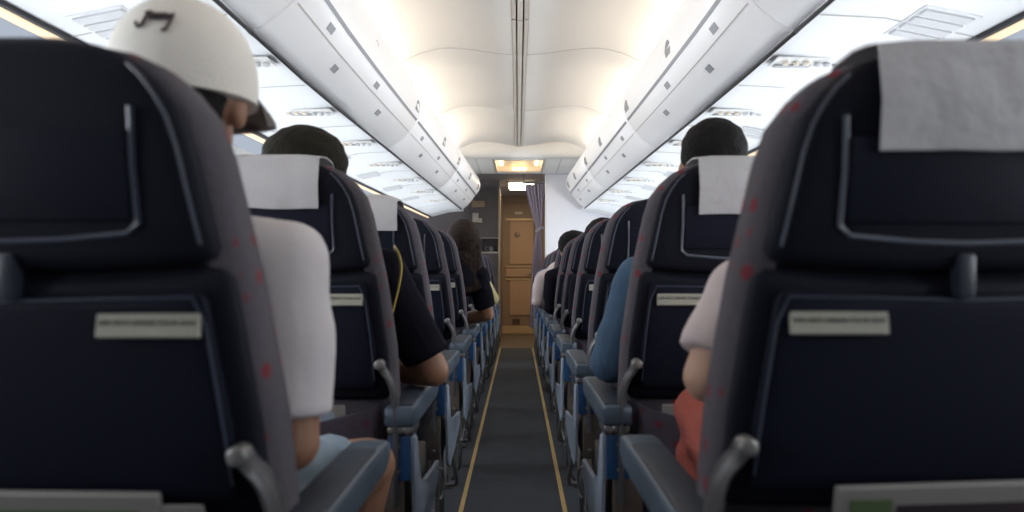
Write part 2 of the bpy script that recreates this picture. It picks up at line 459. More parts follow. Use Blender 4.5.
dr = empty('door_1', (0.02, 12.3, 0))
def dbox(bm, x0, x1, y0, y1, z0, z1, bev=0.004): box(bm, x0, x1, y0, y1, z0, z1, bev)
bm = bmesh.new(); dbox(bm, -0.27, 0.31, -0.03, 0.0, 0.12, 2.10); link('door_leaf', bm, 'doorf', dr, smooth=False)
bm = bmesh.new(); dbox(bm, -0.13, 0.25, -0.045, -0.03, 1.10, 1.78, 0.006); link('upper_panel', bm, 'door', dr, smooth=False)
bm = bmesh.new(); dbox(bm, -0.13, 0.25, -0.045, -0.03, 0.29, 0.84, 0.006); link('lower_panel', bm, 'door', dr, smooth=False)
bm = bmesh.new(); dbox(bm, -0.19, 0.26, -0.05, -0.03, 0.90, 1.03, 0.006); link('middle_band', bm, 'door', dr, smooth=False)
bm = bmesh.new(); dbox(bm, -0.20, 0.27, -0.045, -0.03, 0.85, 0.875, 0.002); dbox(bm, -0.20, 0.27, -0.045, -0.03, 1.05, 1.07, 0.002); dbox(bm, -0.20, 0.27, -0.045, -0.03, 1.80, 1.83, 0.002)
link('rail', bm, 'brass', dr, smooth=False)
bm = bmesh.new(); cyl(bm, (-0.01, -0.055, 1.575), (0, 1, 0), 0.045, 0.02, 20, 0.005); link('viewer_ring', bm, 'doorf', dr)
bm = bmesh.new(); cyl(bm, (-0.01, -0.067, 1.575), (0, 1, 0), 0.014, 0.012, 14, 0.003); link('peephole', bm, 'side', dr)
bm = bmesh.new(); dbox(bm, -0.09, 0.03, -0.05, -0.03, 0.15, 0.235, 0.004); link('vent', bm, 'doord', dr, smooth=False)
bm = bmesh.new(); dbox(bm, -0.05, 0.07, -0.042, -0.028, 1.90, 1.935, 0.003); link('sign_plate', bm, 'beige', dr, smooth=False)
bm = bmesh.new(); cyl(bm, (0.21, -0.06, 0.955), (0, 1, 0), 0.016, 0.035, 12, 0.004); tube(bm, [(0.21, -0.078, 0.955), (0.15, -0.08, 0.955)], 0.009, 8); link('handle', bm, 'metal', dr)
tag(dr, 'tan cockpit door with two framed panels and a peephole', kind='structure')
bm = bmesh.new(); box(bm, -0.27, -0.225, 12.22, 12.33, 0, 2.12, 0.004); box(bm, 0.30, 0.345, 12.22, 12.33, 0, 2.12, 0.004); box(bm, -0.27, 0.345, 12.22, 12.33, 2.07, 2.20, 0.004)
tag(link('trim_19', bm, 'doorf', smooth=False), kind='structure')
bm = bmesh.new(); box(bm, -0.25, 0.33, 12.15, 12.33, 0, 0.035, 0.008); box(bm, -0.24, 0.32, 12.22, 12.3, 0.03, 0.12, 0.01)
tag(link('trim_20', bm, 'brass', smooth=False), 'pale gold threshold step under the cockpit door', kind='structure')

# partition right with an edge post
bm = bmesh.new(); box(bm, 0.345, 1.55, 8.76, 8.80, 0, CZ + 1.235, 0.004)
tag(link('wall_divider', bm, 'partition', smooth=False), 'white divider wall behind the last seats on the curtain side', kind='structure')
bm = bmesh.new(); box(bm, 0.328, 0.350, 8.75, 8.815, 0, CZ + 1.235, 0.006)
tag(link('trim_21', bm, 'wall', smooth=False), kind='structure')

# curtain gathered by a tie
cu = empty('curtain', (0.24, 9.25, 0.30))
bm = bmesh.new()
def cur_x(z):
    l = interp([(0.0, 0.160), (0.7, 0.185), (1.05, 0.215), (1.17, 0.235), (1.22, 0.228), (1.45, 0.16), (1.72, 0.095)], z)
    r = interp([(0.0, 0.325), (0.9, 0.315), (1.17, 0.300), (1.3, 0.325), (1.72, 0.335)], z)
    return l - 0.24, r - 0.24
rings = []
for i in range(36):
    z = 1.72 * i / 35
    l, r = cur_x(z)
    tight = math.exp(-((z - 1.18) / 0.16) ** 2)
    amp = 0.026 * (1 - 0.55 * tight)
    pts = []
    for k in range(61):
        t = k / 60
        pts.append((l + (r - l) * t, amp * math.sin(t * 2 * PI * 5.5 + 0.3 * math.sin(z * 3)) + 0.008 * math.sin(t * 23 + z * 4), z))
    rings.append(pts + [(p[0], p[1] + 0.004, p[2]) for p in pts[::-1]])
loft(bm, rings)
link('curtain_cloth', bm, 'curtain', cu, angle=60)
bm = bmesh.new(); tube(bm, spline([(-0.012, -0.02, 1.15), (0.02, -0.036, 1.165), (0.06, -0.028, 1.19), (0.088, 0.0, 1.20)], 5), 0.018, 8, flat=(1, 0.4), up=(0, 0, 1)); link('tie_band', bm, mat('tie_band_mauve', (0.42, 0.38, 0.44), 0.9), cu)
bm = bmesh.new(); tube(bm, [(-0.16, 0, 1.735), (0.105, 0, 1.735)], 0.010, 8); tube(bm, [(-0.15, 0, 1.735), (-0.15, 0, 1.892)], 0.006, 8); tube(bm, [(0.095, 0, 1.735), (0.095, 0, 1.892)], 0.006, 8); link('curtain_rail', bm, 'latch', cu)
tag(cu, 'mauve grey curtain tied back against the white divider wall', 'curtain')

# front ceiling lamp box and the tube lamp beyond
fl = empty('recessed_lamp', (0.03, 8.12, CZ + 1.15))
bm = bmesh.new()
hx, hy = 0.245, 0.425
rg = [[(-hx, -hy, 0.001), (hx, -hy, 0.001), (hx, hy, 0.001), (-hx, hy, 0.001)], [(-hx * .93, -hy * .9, .06), (hx * .93, -hy * .9, .06), (hx * .93, hy * .96, .06), (-hx * .93, hy * .96, .06)]]
loft(bm, rg, caps=False); bm.faces.new([bm.verts.new(p) for p in rg[1]])
link('reflector', bm, 'lampdim', fl, smooth=False)
bm = bmesh.new()
for a, b, c, d in ((-hx - .012, -hx + .004, -hy - .012, hy + .012), (hx - .004, hx + .012, -hy - .012, hy + .012), (-hx, hx, -hy - .012, -hy + .004), (-hx, hx, hy - .004, hy + .012)):
    box(bm, a, b, c, d, -0.006, 0.004)
link('frame', bm, 'beige', fl, smooth=False)
for k in range(3):
    bm = bmesh.new(); cyl(bm, (-0.05 + k * 0.055, 0.33, 0.015), (0, 0, 1), 0.02, 0.03, 12, 0.008); link('bulb', bm, 'lamp', fl)
for sx in (-1, 1):
    bm = bmesh.new(); box(bm, sx * .19 - .02, sx * .19 + .02, -0.3, 0.25, .035, .055, .008); link('lamp_tube', bm, mat('soft_tube', (1, .85, .6), .5, emit=2.2, ecol=(1, .8, .5)), fl)
tag(fl, 'square recessed ceiling lamp with three small bulbs before the curtain', 'ceiling lamp')
tl = empty('ceiling_lamp', (0.065, 10.8, CZ + 1.245))
bm = bmesh.new(); box(bm, -0.19, 0.19, -0.38, 0.38, 0.0, 0.02, 0.005); link('housing', bm, 'beige', tl, smooth=False)
bm = bmesh.new(); box(bm, -0.165, 0.165, -0.35, 0.35, -0.012, 0.0, 0.004); link('diffuser', bm, 'tube', tl, smooth=False)
tag(tl, 'bright rectangular lamp on the vestibule ceiling above the galley passage', 'ceiling lamp')

# ------------------------------------------------------------------ overhead bins
PROF = [(1.30, 1.08), (0.80, 1.10), (0.745, 1.085), (0.70, 1.085), (0.665, 1.09), (0.640, 1.075), (0.618, 1.04), (0.606, 0.99), (0.608, 0.94), (0.622, 0.89), (0.640, 0.862),
        (0.668, 0.822), (0.715, 0.775), (0.760, 0.742), (0.795, 0.724), (0.812, 0.731), (0.832, 0.753), (1.30, 0.753)]
def bin_pt(sd, y, a, b, org): return (bcx(y) + sd * a * bsc(y) - org[0], y - org[1], CZ + b - org[2])
def bin_norm(a):   # offset outward from the bin toward aisle
    return a
bounds = [0.16, 2.28, 4.40, 6.50, 8.62]
bounds = [-1.28] + bounds
binlab = ['closed white overhead bin directly above the photographer', 'closed white overhead bin over the first blurred seat', 'closed white overhead bin, two before the rounded front one', 'closed white overhead bin, next to the rounded front one', 'white overhead bin with rounded front end nearest the galley']
for sd in (-1, 1):
    for bi in range(5):
        y0, y1 = bounds[bi], bounds[bi + 1]
        last = bi == 4
        org = (bcx(y0) + sd * 0.8, (y0 + y1) / 2, CZ + 0.72)
        if last: y1 = 8.72 if sd < 0 else 8.50
        root = empty('overhead_bin', org)
        bm = bmesh.new()
        yl = [y0 + 0.004, y0 + 0.010] + [y0 + (y1 - y0) * t for t in (0.25, 0.5, 0.75)] + ([] if last else [y1 - 0.010, y1 - 0.004])
        if last: yl += [y1 - 0.36 * math.cos(t * PI / 2 / 8) if t < 8 else y1 for t in range(0, 9)]
        yl = sorted(set(yl))
        def shr(y):
            if last and y > y1 - 0.36:
                u = (y - (y1 - 0.36)) / 0.36
                return 0.45 + 0.55 * max(0.0, 1 - u ** 2.6) ** (1 / 2.6)
            if y - y0 < 0.008 or (not last and y1 - y < 0.008): return 0.985
            return 1.0
        def bp(y, a, b, out=0.0):
            s = shr(y)
            a2 = 1.15 + (a - 1.15) * (0.30 + 0.70 * s if s < 0.98 else s); b2 = 0.90 + (b - 0.90) * s
            fl = 0.055 * min(1, max(0, (y - 4.0) / 4.7)) * min(1, max(0, (b - 0.86) / 0.10)) * (1 if a < 1 else 0)
            return bin_pt(sd, y, a2 - out - fl, b2 - out * 0.8, org)
        loft(bm, [[bp(y, a, b) for a, b in PROF] for y in yl])
        link('bin_body', bm, 'bin', root, angle=50)
        # recessed handle rail along the bin
        bm = bmesh.new()
        ylr = [y for y in yl if y0 + 0.02 < y < y1 - (0.16 if last else 0.02)]
        ylr = [y0 + 0.03] + ylr + ([] if last else [y1 - 0.03])
        loft(bm, [[bp(y, 0.6245, 0.8865, 0.002), bp(y, 0.6325, 0.875, 0.002), bp(y, 0.6325, 0.875, -0.004), bp(y, 0.6245, 0.8865, -0.004)] for y in ylr])
        link('handle_rail', bm, 'rail', root, smooth=False)
        bm = bmesh.new()
        loft(bm, [[bp(y, 0.672, 0.816, 0.0008), bp(y, 0.675, 0.813, 0.0008), bp(y, 0.675, 0.813, -0.002), bp(y, 0.672, 0.816, -0.002)] for y in ylr])
        link('door_seam', bm, 'seam', root, smooth=False)
        bm = bmesh.new()
        tube(bm, [bp(y, 0.803, 0.717) for y in [y0 + 0.004] + ylr + ([] if last else [y1 - 0.004])], 0.007, 6)
        link('edge_seal', bm, 'black', root)
        # D shaped latches
        lat = {0: (-0.2,), 1: (1.0, 2.05), 2: (3.2, 4.30), 3: (5.45, 6.38), 4: (7.35, 8.25)}[bi]
        for y in lat:
            if sd > 0 and last and y > 8: y = 8.05
            bm = bmesh.new()
            rr = []
            for t in range(9):
                th = PI * t / 8
                u = 0.058 * math.cos(th); v = math.sin(th)
                rr.append((u, v))
            outer = []; inner = []
            for u, v in rr:
                a = 0.612 - 0.004 * v; b = 0.918 + 0.060 * v
                if v < 0.3: a = 0.614 + (0.3 - v) * 0.01
                outer.append(bp(y + u, a, b, 0.003)); inner.append(bp(y + u, a, b, -0.006))
            loft(bm, [outer, inner])
            link('latch', bm, 'latch', root, smooth=False)
        # placards: one under the rail, one on the lower curve
        yy = y0 + 0.35
        while yy < y1 - 0.3:
            bm = bmesh.new()
            for (a0, b0, a1, b1, w) in ((0.646, 0.853, 0.662, 0.831, 0.035),):
                loft(bm, [[bp(yy - w, a0, b0, 0.0015), bp(yy + w, a0, b0, 0.0015), bp(yy + w, a1, b1, 0.0015), bp(yy - w, a1, b1, 0.0015)],
                          [bp(yy - w, a0, b0, -0.003), bp(yy + w, a0, b0, -0.003), bp(yy + w, a1, b1, -0.003), bp(yy - w, a1, b1, -0.003)]])
            link('row_placard', bm, 'tag', root, smooth=False)
            y2 = yy + 0.28
            if y2 < y1 - 0.3:
                bm = bmesh.new()
                a0, b0, a1, b1, w = 0.700, 0.790, 0.720, 0.771, 0.030
                loft(bm, [[bp(y2 - w, a0, b0, 0.003), bp(y2 + w, a0, b0, 0.003), bp(y2 + w, a1, b1, 0.003), bp(y2 - w, a1, b1, 0.003)],
                          [bp(y2 - w, a0, b0, -0.003), bp(y2 + w, a0, b0, -0.003), bp(y2 + w, a1, b1, -0.003), bp(y2 - w, a1, b1, -0.003)]])
                link('instruction_placard', bm, 'tag', root, smooth=False)
            yy += 0.79
        side = 'on the capped passenger side' if sd < 0 else 'on the curtain side'
        tag(root, binlab[bi] + ', ' + side, 'overhead bin', 'overhead bins')

mats_slat = mat('slat_pale_grey', (0.62, 0.63, 0.65), 0.5)
# ------------------------------------------------------------------ service units and air grilles under the bins
ordn = ['first', 'second', 'third', 'fourth', 'fifth', 'sixth', 'seventh', 'eighth', 'ninth', 'tenth', 'eleventh', 'twelfth']
for sd in (-1, 1):
    who = 'capped passenger' if sd < 0 else 'coral trousered passenger'
    for k in range(8):
        y = 1.78 + 0.79 * k
        cx, s = bcx(y), bsc(y)
        org = (cx + sd * (0.815 * s + 0.135), y, CZ + 0.7155)
        root = empty('passenger_service_unit', org)
        bm = bmesh.new(); box(bm, -0.115, 0.115, -0.055, 0.055, -0.007, -0.001, 0.002); link('housing', bm, 'beige' if 0 else mat('unit_cream', (0.74, 0.74, 0.72), 0.5), root, smooth=False)
        for j in range(3):
            bm = bmesh.new(); cyl(bm, (-0.075 + j * 0.035, -0.01, -0.013), (0, 0, 1), 0.011, 0.012, 12, 0.003); link('reading_light', bm, 'lens', root)
        for j in range(3):
            bm = bmesh.new(); cyl(bm, (0.035 + j * 0.03, 0.0, -0.014), (0, 0, 1), 0.012, 0.014, 12, 0.005); link('air_nozzle', bm, mats_slat, root)
        bm = bmesh.new(); box(bm, -0.10, 0.02, 0.018, 0.045, -0.012, -0.008, 0.001); link('sign_window', bm, 'tag', root, smooth=False)
        tag(root, 'cream reading light and air nozzle unit, %s from the %s under the bins' % (ordn[k], who), 'service unit', 'service units under the bins')
        if k < 7:
            root = empty('air_grille', (cx + sd * 1.12 * s, y + 0.34, CZ + 0.688))
            bm = bmesh.new(); box(bm, -0.075, 0.075, -0.12, 0.12, -0.004, 0.004, 0.002); f = link('frame', bm, 'psu', root, smooth=False)
            for j in range(4):
                bm = bmesh.new(); box(bm, -0.065, 0.065, -0.105 + j * 0.055, -0.065 + j * 0.055, -0.009, -0.003, 0.002); link('slat', bm, mats_slat, root, smooth=False)
            root.rotation_euler = (0, sd * 0.2, 0)
            tag(root, 'slatted white air grille, %s from the %s under the bins' % (ordn[k], who), 'air grille', 'air grilles under the bins')

# ------------------------------------------------------------------ seats
HW = [(0.45, 0.245), (0.66, 0.247), (0.77, 0.245), (0.91, 0.230), (1.00, 0.213), (1.06, 0.202), (1.10, 0.190), (1.13, 0.168), (1.15, 0.145), (1.165, 0.112), (1.172, 0.07)]
def hw(z): return interp(HW, z)
def ry(z):                      # rear face of the reclined back
    return interp([(0.40, 0.17), (0.66, 0.10), (0.80, 0.06), (1.0, 0.025), (1.12, 0.008), (1.172, 0.02)], z)
def warp(a, z):
    return z - 0.016 * (1 - min(1, (a / 0.23) ** 2)) * math.exp(-((z - 0.93) / 0.05) ** 2)
def sec(z, w, y0, y1, e=5.0, n=28, wz=False):
    out = []
    yc, hy = (y0 + y1) / 2, (y1 - y0) / 2
    for i in range(n):
        t = 2 * PI * (i + 0.5) / n
        c, s = math.cos(t), math.sin(t)
        a = w * math.copysign(abs(c) ** (2 / e), c)
        out.append((a, yc + hy * math.copysign(abs(s) ** (2 / e), s), warp(a, z) if wz else z))
    return out

def text_mesh(name, s, size, m, parent, loc, rot):
    cu = bpy.data.curves.new(name, 'FONT'); cu.body = s; cu.size = size; cu.extrude = 0.0003; cu.align_x = 'CENTER'; cu.align_y = 'CENTER'; cu.resolution_u = 2
    t = bpy.data.objects.new(name, cu); COL.objects.link(t)
    dg = bpy.context.evaluated_depsgraph_get()
    me = bpy.data.meshes.new_from_object(t.evaluated_get(dg))
    bpy.data.objects.remove(t)
    me.materials.clear(); me.materials.append(M[m])
    o_ = bpy.data.objects.new(name, me); COL.objects.link(o_); o_.parent = parent; o_.location = loc; o_.rotation_euler = rot
    return o_

def make_seat(m):               # m = +1: the aisle lies toward +x
    edge_mat = 'trim_gleam' if m > 0 else 'frameline'
    root = empty('aircraft_seat')
    F = lambda pts: [(m * p[0], p[1], p[2]) for p in pts]
    # cushion of the back, in spotted fabric
    bm = bmesh.new()
    rings = []
    for z in (0.44, 0.46, 0.55, 0.66, 0.77, 0.86, 0.93, 1.00, 1.06, 1.10, 1.13, 1.15, 1.163, 1.172, 1.176):
        t = interp([(0.44, 0.10), (0.7, 0.125), (1.0, 0.12), (1.12, 0.11), (1.176, 0.05)], z)
        w = hw(z) + 0.004
        y0 = ry(z) + 0.022
        rings.append(F(sec(z, w if z < 1.175 else w * 0.8, y0, y0 + t, 4.2)))
    loft(bm, rings); link('backrest', bm, 'fabric', root, angle=60)
    # rear plastic: whole shell, headrest bubble, table
    bm = bmesh.new()
    rings = []
    for z in (0.655, 0.668, 0.70, 0.77, 0.84, 0.89, 0.915, 0.93, 0.94):
        w = hw(z) - 0.006; i = 0.010 if z in (0.655, 0.94) else 0.0
        rings.append(F(sec(z, w - i, ry(z) + 0.006 + i, ry(z) + 0.05, 5, 32, True)))
    loft(bm, rings); link('back_shell', bm, 'navy', root, angle=60)
    bm = bmesh.new()
    rings = []
    for z in (0.930, 0.95): rings.append(F(sec(z, hw(z) - 0.03, ry(z) + 0.022, ry(z) + 0.05, 5, 32, True)))
    loft(bm, rings); link('gap', bm, 'groove', root)
    bm = bmesh.new()
    rings = []
    for z, i in ((0.947, 0.022), (0.951, 0.008), (0.960, 0.0), (1.0, 0), (1.04, 0), (1.07, 0), (1.10, 0), (1.125, 0), (1.143, 0), (1.155, 0), (1.164, 0.004), (1.169, 0.012)):
        w = hw(z) - 0.012
        rings.append(F(sec(z, max(0.03, w - i), ry(z) - 0.002 + i * 0.7, ry(z) + 0.05, 4.2, 32, True)))
    loft(bm, rings); link('headrest_shell', bm, 'navy', root, angle=60)
    bm = bmesh.new()
    rings = []
    for z, i in ((0.680, 0.012), (0.684, 0.003), (0.70, 0), (0.77, 0), (0.84, 0), (0.88, 0), (0.905, 0), (0.915, 0.003), (0.919, 0.012)):
        w = hw(z) - 0.030
        rings.append(F(sec(z, w - i, ry(z) - 0.006 + i * 0.6, ry(z) + 0.02, 7, 32, True)))
    loft(bm, rings); tr = link('tray_table', bm, 'tray', root, angle=60)
    # light edges: headrest bevel gleam imitated by tubes, frame line of the recess, rim of the tray
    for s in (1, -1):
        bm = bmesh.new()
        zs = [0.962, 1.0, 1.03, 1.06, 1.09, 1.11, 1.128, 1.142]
        tube(bm, F([(s * (hw(z) - 0.021), ry(z) - 0.0015, warp(hw(z), z)) for z in zs]), 0.0018, 6); link('edge_gleam', bm, 'trim_gleam', root)
    bm = bmesh.new()
    A = 0.138
    zs = [1.095, 1.08, 0.99, 0.972]
    path = [(-A, 1.098), (-A + 0.002, 1.04), (-A, 0.982), (-A + 0.012, 0.972), (-0.06, 0.966), (0, 0.964), (0.06, 0.966), (A - 0.012, 0.972), (A, 0.982), (A - 0.002, 1.04), (A, 1.098)]
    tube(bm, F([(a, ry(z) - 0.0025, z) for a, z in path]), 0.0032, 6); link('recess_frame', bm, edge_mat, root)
    bm = bmesh.new()
    box(bm, -A + 0.006, A - 0.006, ry(1.04) - 0.0065, ry(1.04) + 0.02, 0.985, 1.075, 0.004)
    for v in bm.verts: v.co.y += ry(v.co.z) - ry(1.03)
    link('recess_panel', bm, 'tray', root)
    bm = bmesh.new()
    w = lambda z: hw(z) - 0.034
    pth = [(-w(0.70), 0.70), (-w(0.8), 0.80), (-w(0.88), 0.88), (-w(0.91) + 0.008, 0.911), (-0.1, 0.9175), (0, 0.9175), (0.1, 0.9175), (w(0.91) - 0.008, 0.911), (w(0.88), 0.88), (w(0.8), 0.80), (w(0.70), 0.70)]
    tube(bm, F([(a, ry(z) - 0.0045, warp(a, z)) for a, z in pth]), 0.0017, 6); link('tray_rim', bm, 'trim_gleam', root)
    # latch in the middle
    bm = bmesh.new(); box(bm, -0.009, 0.009, ry(0.93) - 0.012, ry(0.93) + 0.01, 0.905, 0.953, 0.004); link('tray_latch', bm, 'latchnavy', root)
    # instruction plate
    slope = math.atan2(ry(0.84) - ry(0.91), 0.07)
    yc = ry(0.880) - 0.0075
    bm = bmesh.new(); box(bm, -0.053, 0.053, -0.0015, 0.006, -0.0125, 0.0125, 0.001, 1)
    pl = link('instruction_label', bm, 'plate', tr, smooth=False); pl.location = (m * (0.143 if m > 0 else 0.134), yc - 0.003, 0.878); pl.rotation_euler = (-slope, 0, 0)
    pl.parent = root
    text_mesh('lettering', 'LIFE VEST UNDER YOUR SEAT', 0.0076, 'ink', pl, (0, -0.002, 0.0025), (PI / 2, 0, 0))
    # pocket with sagging mouth
    bm = bmesh.new()
    rings = []
    for z in (0.36, 0.38, 0.45, 0.52, 0.58, 0.62, 0.650):
        pts = []
        for k in range(17):
            u = -1 + 2 * k / 16
            top = z - (0.045 * (1 - u * u) if z > 0.6 else (0.02 * (1 - u * u) if z > 0.55 else 0))
            pts.append((u * 0.222, ry(z) - 0.006 - 0.036 * (1 - u ** 12) * min(1, (z - 0.345) / 0.05), top))
        rings.append(F(pts + [(p[0], p[1] + 0.006, p[2]) for p in pts[::-1]]))
    loft(bm, rings); link('seat_pocket', bm, 'pocket', root, angle=60)
    # recline brackets on both sides
    for s in (1, -1):
        bm = bmesh.new()
        path = spline([(s * 0.226, 0.078, 0.738), (s * 0.232, 0.088, 0.722), (s * 0.246, 0.098, 0.695), (s * 0.254, 0.105, 0.65), (s * 0.256, 0.11, 0.55), (s * 0.252, 0.12, 0.42)], 5)
        tube(bm, F(path), 0.009, 8, flat=(2.6, 1.0), up=(0, 1, 0))
        br = link('recline_bracket', bm, 'bracket', root)
        bm = bmesh.new(); cyl(bm, (m * s * 0.226, 0.068, 0.738), (0, 1, 0), 0.0115, 0.03, 14, 0.004); link('pivot_cap', bm, 'metal', br)
    # armrest on the aisle side and its twin on the far side
    for s, x0, x1 in ((1, 0.232, 0.298), (-1, -0.285, -0.235)):
        bm = bmesh.new()
        rings = []
        for y, zt, zb, tap in ((0.085, 0.640, 0.604, 0.9), (0.090, 0.644, 0.598, 1), (0.20, 0.645, 0.590, 1), (0.40, 0.645, 0.588, 1.0), (0.56, 0.643, 0.590, 1.05), (0.60, 0.640, 0.60, 1.0), (0.612, 0.632, 0.61, 0.85)):
            xc, hx_ = (x0 + x1) / 2, (x1 - x0) / 2 * tap
            zc, hz = (zt + zb) / 2, (zt - zb) / 2
            r = []
            for i in range(20):
                t = 2 * PI * (i + .5) / 20
                c, s_ = math.cos(t), math.sin(t)
                r.append((xc + hx_ * math.copysign(abs(c) ** .35, c), y, zc + hz * math.copysign(abs(s_) ** .35, s_)))
            rings.append(F(r))
        loft(bm, rings); ar = link('armrest', bm, 'arm', root, angle=50)
        bm = bmesh.new(); box(bm, min(m * (x0 + .007), m * (x1 - .007)), max(m * (x0 + .007), m * (x1 - .007)), 0.10, 0.50, 0.640, 0.6475, 0.003); link('armrest_pad', bm, 'pad', ar)
        bm = bmesh.new()
        for dx in (-0.018, 0.0, 0.018): cyl(bm, (m * ((x0 + x1) / 2 + dx), 0.105, 0.592), (0, 1, 0), 0.010, 0.03, 12, 0.003)
        link('pivot_bolt', bm, 'metal', ar)
        bm = bmesh.new(); box(bm, min(m * (x0 + .006), m * (x1 - .006)), max(m * (x0 + .006), m * (x1 - .006)), 0.10, 0.22, 0.575, 0.602, 0.004); link('armrest_neck', bm, 'bracket', ar)
    # aisle side: blue end cap, metal spreader, grey shroud, curved rail
    bm = bmesh.new(); xa, xb = sorted((m * 0.236, m * 0.288)); box(bm, xa, xb, 0.098, 0.20, 0.478, 0.578, 0.006); cap = link('side_cap', bm, 'blue', root)
    for z in (0.50, 0.555):
        bm = bmesh.new(); cyl(bm, (m * 0.262, 0.097, z), (0, 1, 0), 0.004, 0.006, 8); link('bolt', bm, 'metal', cap)
    bm = bmesh.new(); xa, xb = sorted((m * 0.205, m * 0.272)); box(bm, xa, xb, 0.115, 0.52, 0.33, 0.478, 0.006); sprd = link('seat_spreader', bm, 'bronze', root)
    for z in (0.36, 0.44):
        bm = bmesh.new(); cyl(bm, (m * 0.25, 0.112, z), (0, 1, 0), 0.006, 0.012, 10, 0.002); link('bolt', bm, 'metal', sprd)
    bm = bmesh.new()
    poly = [(0.10, 0.575), (0.125, 0.42), (0.14, 0.32), (0.20, 0.29), (0.40, 0.31), (0.60, 0.35), (0.63, 0.375), (0.62, 0.40), (0.45, 0.415), (0.30, 0.43), (0.20, 0.46), (0.16, 0.52), (0.135, 0.575)]
    x0, x1 = 0.288, 0.298
    R1 = [(x0, y, z) for y, z in poly]; R2 = [(x1 - .003, y, z) for y, z in poly]
    cxm = sum(p[0] for p in poly) / len(poly); czm = sum(p[1] for p in poly) / len(poly)
    R3 = [(x1, cxm + (y - cxm) * .97, czm + (z - czm) * .95) for y, z in poly]
    loft(bm, [F(R1), F(R2), F(R3)]); link('side_shroud', bm, 'side', root, angle=30)
    bm = bmesh.new(); tube(bm, F(spline([(0.296, 0.56, 0.39), (0.304, 0.625, 0.37), (0.308, 0.65, 0.33), (0.304, 0.64, 0.295), (0.298, 0.62, 0.285)], 5)), 0.004, 8); link('side_rail', bm, 'metal', root)
    # seat cushion and understructure
    bm = bmesh.new()
    rings = []
    for y, w_, z0, z1 in ((0.20, .205, .37, .44), (0.22, .222, .35, .455), (0.35, .226, .345, .462), (0.52, .226, .345, .472), (0.62, .222, .352, .470), (0.655, .214, .365, .458), (0.67, .20, .385, .44)):
        r = []
        for i in range(24):
            t = 2 * PI * (i + .5) / 24
            c, s_ = math.cos(t), math.sin(t)
            r.append((w_ * math.copysign(abs(c) ** .45, c), y, (z0 + z1) / 2 + (z1 - z0) / 2 * math.copysign(abs(s_) ** .45, s_)))
        rings.append(F(r))
    loft(bm, rings); link('seat_cushion', bm, 'fabric', root, angle=60)
    bm = bmesh.new()
    for y in (0.24, 0.56): tube(bm, F([(-0.27, y, 0.33), (0.27, y, 0.33)]), 0.02, 10)
    link('seat_frame', bm, 'bronze', root)
    for y0, y1 in ((0.24, 0.20), (0.56, 0.62)):
        bm = bmesh.new(); tube(bm, F([(0.21, y0, 0.33), (0.21, (y0 + y1) / 2, 0.15), (0.21, y1, 0.01)]), 0.02, 8, flat=(1, .6), radii=[.026, .02, .018]); cyl(bm, (m * 0.21, y1, 0.008), (0, 0, 1), 0.03, 0.016, 12, 0.004); link('leg', bm, 'metal', root)
    bm = bmesh.new(); tube(bm, F([(0.21, 0.22, 0.06), (0.21, 0.56, 0.30)]), 0.012, 8); link('brace', bm, 'bronze', root)
    bm = bmesh.new()
    tube(bm, F(spline([(-0.24, 0.625, 0.11), (0.2, 0.625, 0.11), (0.262, 0.62, 0.115), (0.285, 0.60, 0.13), (0.28, 0.57, 0.20), (0.262, 0.55, 0.32)], 4)), 0.009, 8)
    link('baggage_bar', bm, 'metal', root)
    # rear foot fitting seen from the aisle
    bm = bmesh.new(); tube(bm, F(spline([(0.268, 0.16, 0.335), (0.275, 0.13, 0.22), (0.27, 0.14, 0.12), (0.24, 0.18, 0.05)], 4)), 0.013, 8, flat=(1.5, .7)); link('rear_strut', bm, 'bracket', root)
    return root

def copy_tree(o_, parent=None):
    c = o_.copy(); COL.objects.link(c)
    if parent: c.parent = parent; c.matrix_parent_inverse = o_.matrix_parent_inverse
    for ch in list(o_.children): copy_tree(ch, c)
    return c

SX = 0.503
DL = [0.755, 1.585, 2.375, 3.165, 3.955, 4.745, 5.535, 6.325, 7.115, 7.905, 8.695]
DR = [0.80, 1.60, 2.39, 3.17, 3.97, 4.76, 5.55, 6.34, 7.13, 7.92]
seat_note_l = ['blurred navy aircraft seat in front of the passenger in a white cap',
  'navy aircraft seat with white headrest cloth, behind the black-shirted passenger with yellow strap',
  'navy aircraft seat with white headrest cloth, directly ahead of the yellow strapped passenger',
  'navy aircraft seat two rows behind the long-haired passenger, without headrest cloth',
  'navy aircraft seat directly behind the long-haired passenger in black',
  'navy aircraft seat hidden mostly by the long-haired passenger leaning into the aisle',
  'navy aircraft seat just beyond the long-haired passenger', 'navy aircraft seat of the passenger in a cream yellow shirt',
  'navy aircraft seat ahead of the cream yellow shirted passenger', 'navy aircraft seat next to last before the galley cabinet', 'navy aircraft seat closest to the galley cabinet']
seat_note_l[0] = 'blurred navy aircraft seat of the passenger in a white cap, nearest the photographer'
seat_note_l[1] = 'navy aircraft seat of the black-shirted passenger with yellow strap, white headrest cloth on top'
seat_note_r = ['blurred navy aircraft seat of the passenger in coral trousers, white headrest cloth on top',
  'navy aircraft seat of the denim sleeved passenger, white headrest cloth on top',
  'navy aircraft seat directly ahead of the denim sleeved passenger, empty aisle armrest',
  'navy aircraft seat two rows ahead of the denim sleeved passenger',
  'navy aircraft seat directly behind the black-haired passenger in a black shirt',
  'navy aircraft seat of the black-haired passenger in a black shirt, curtain side',
  'navy aircraft seat of the passenger in a pale pink shirt', 'navy aircraft seat of the passenger in a far blue shirt',
  'navy aircraft seat next to last before the white divider wall', 'navy aircraft seat closest to the white divider wall']
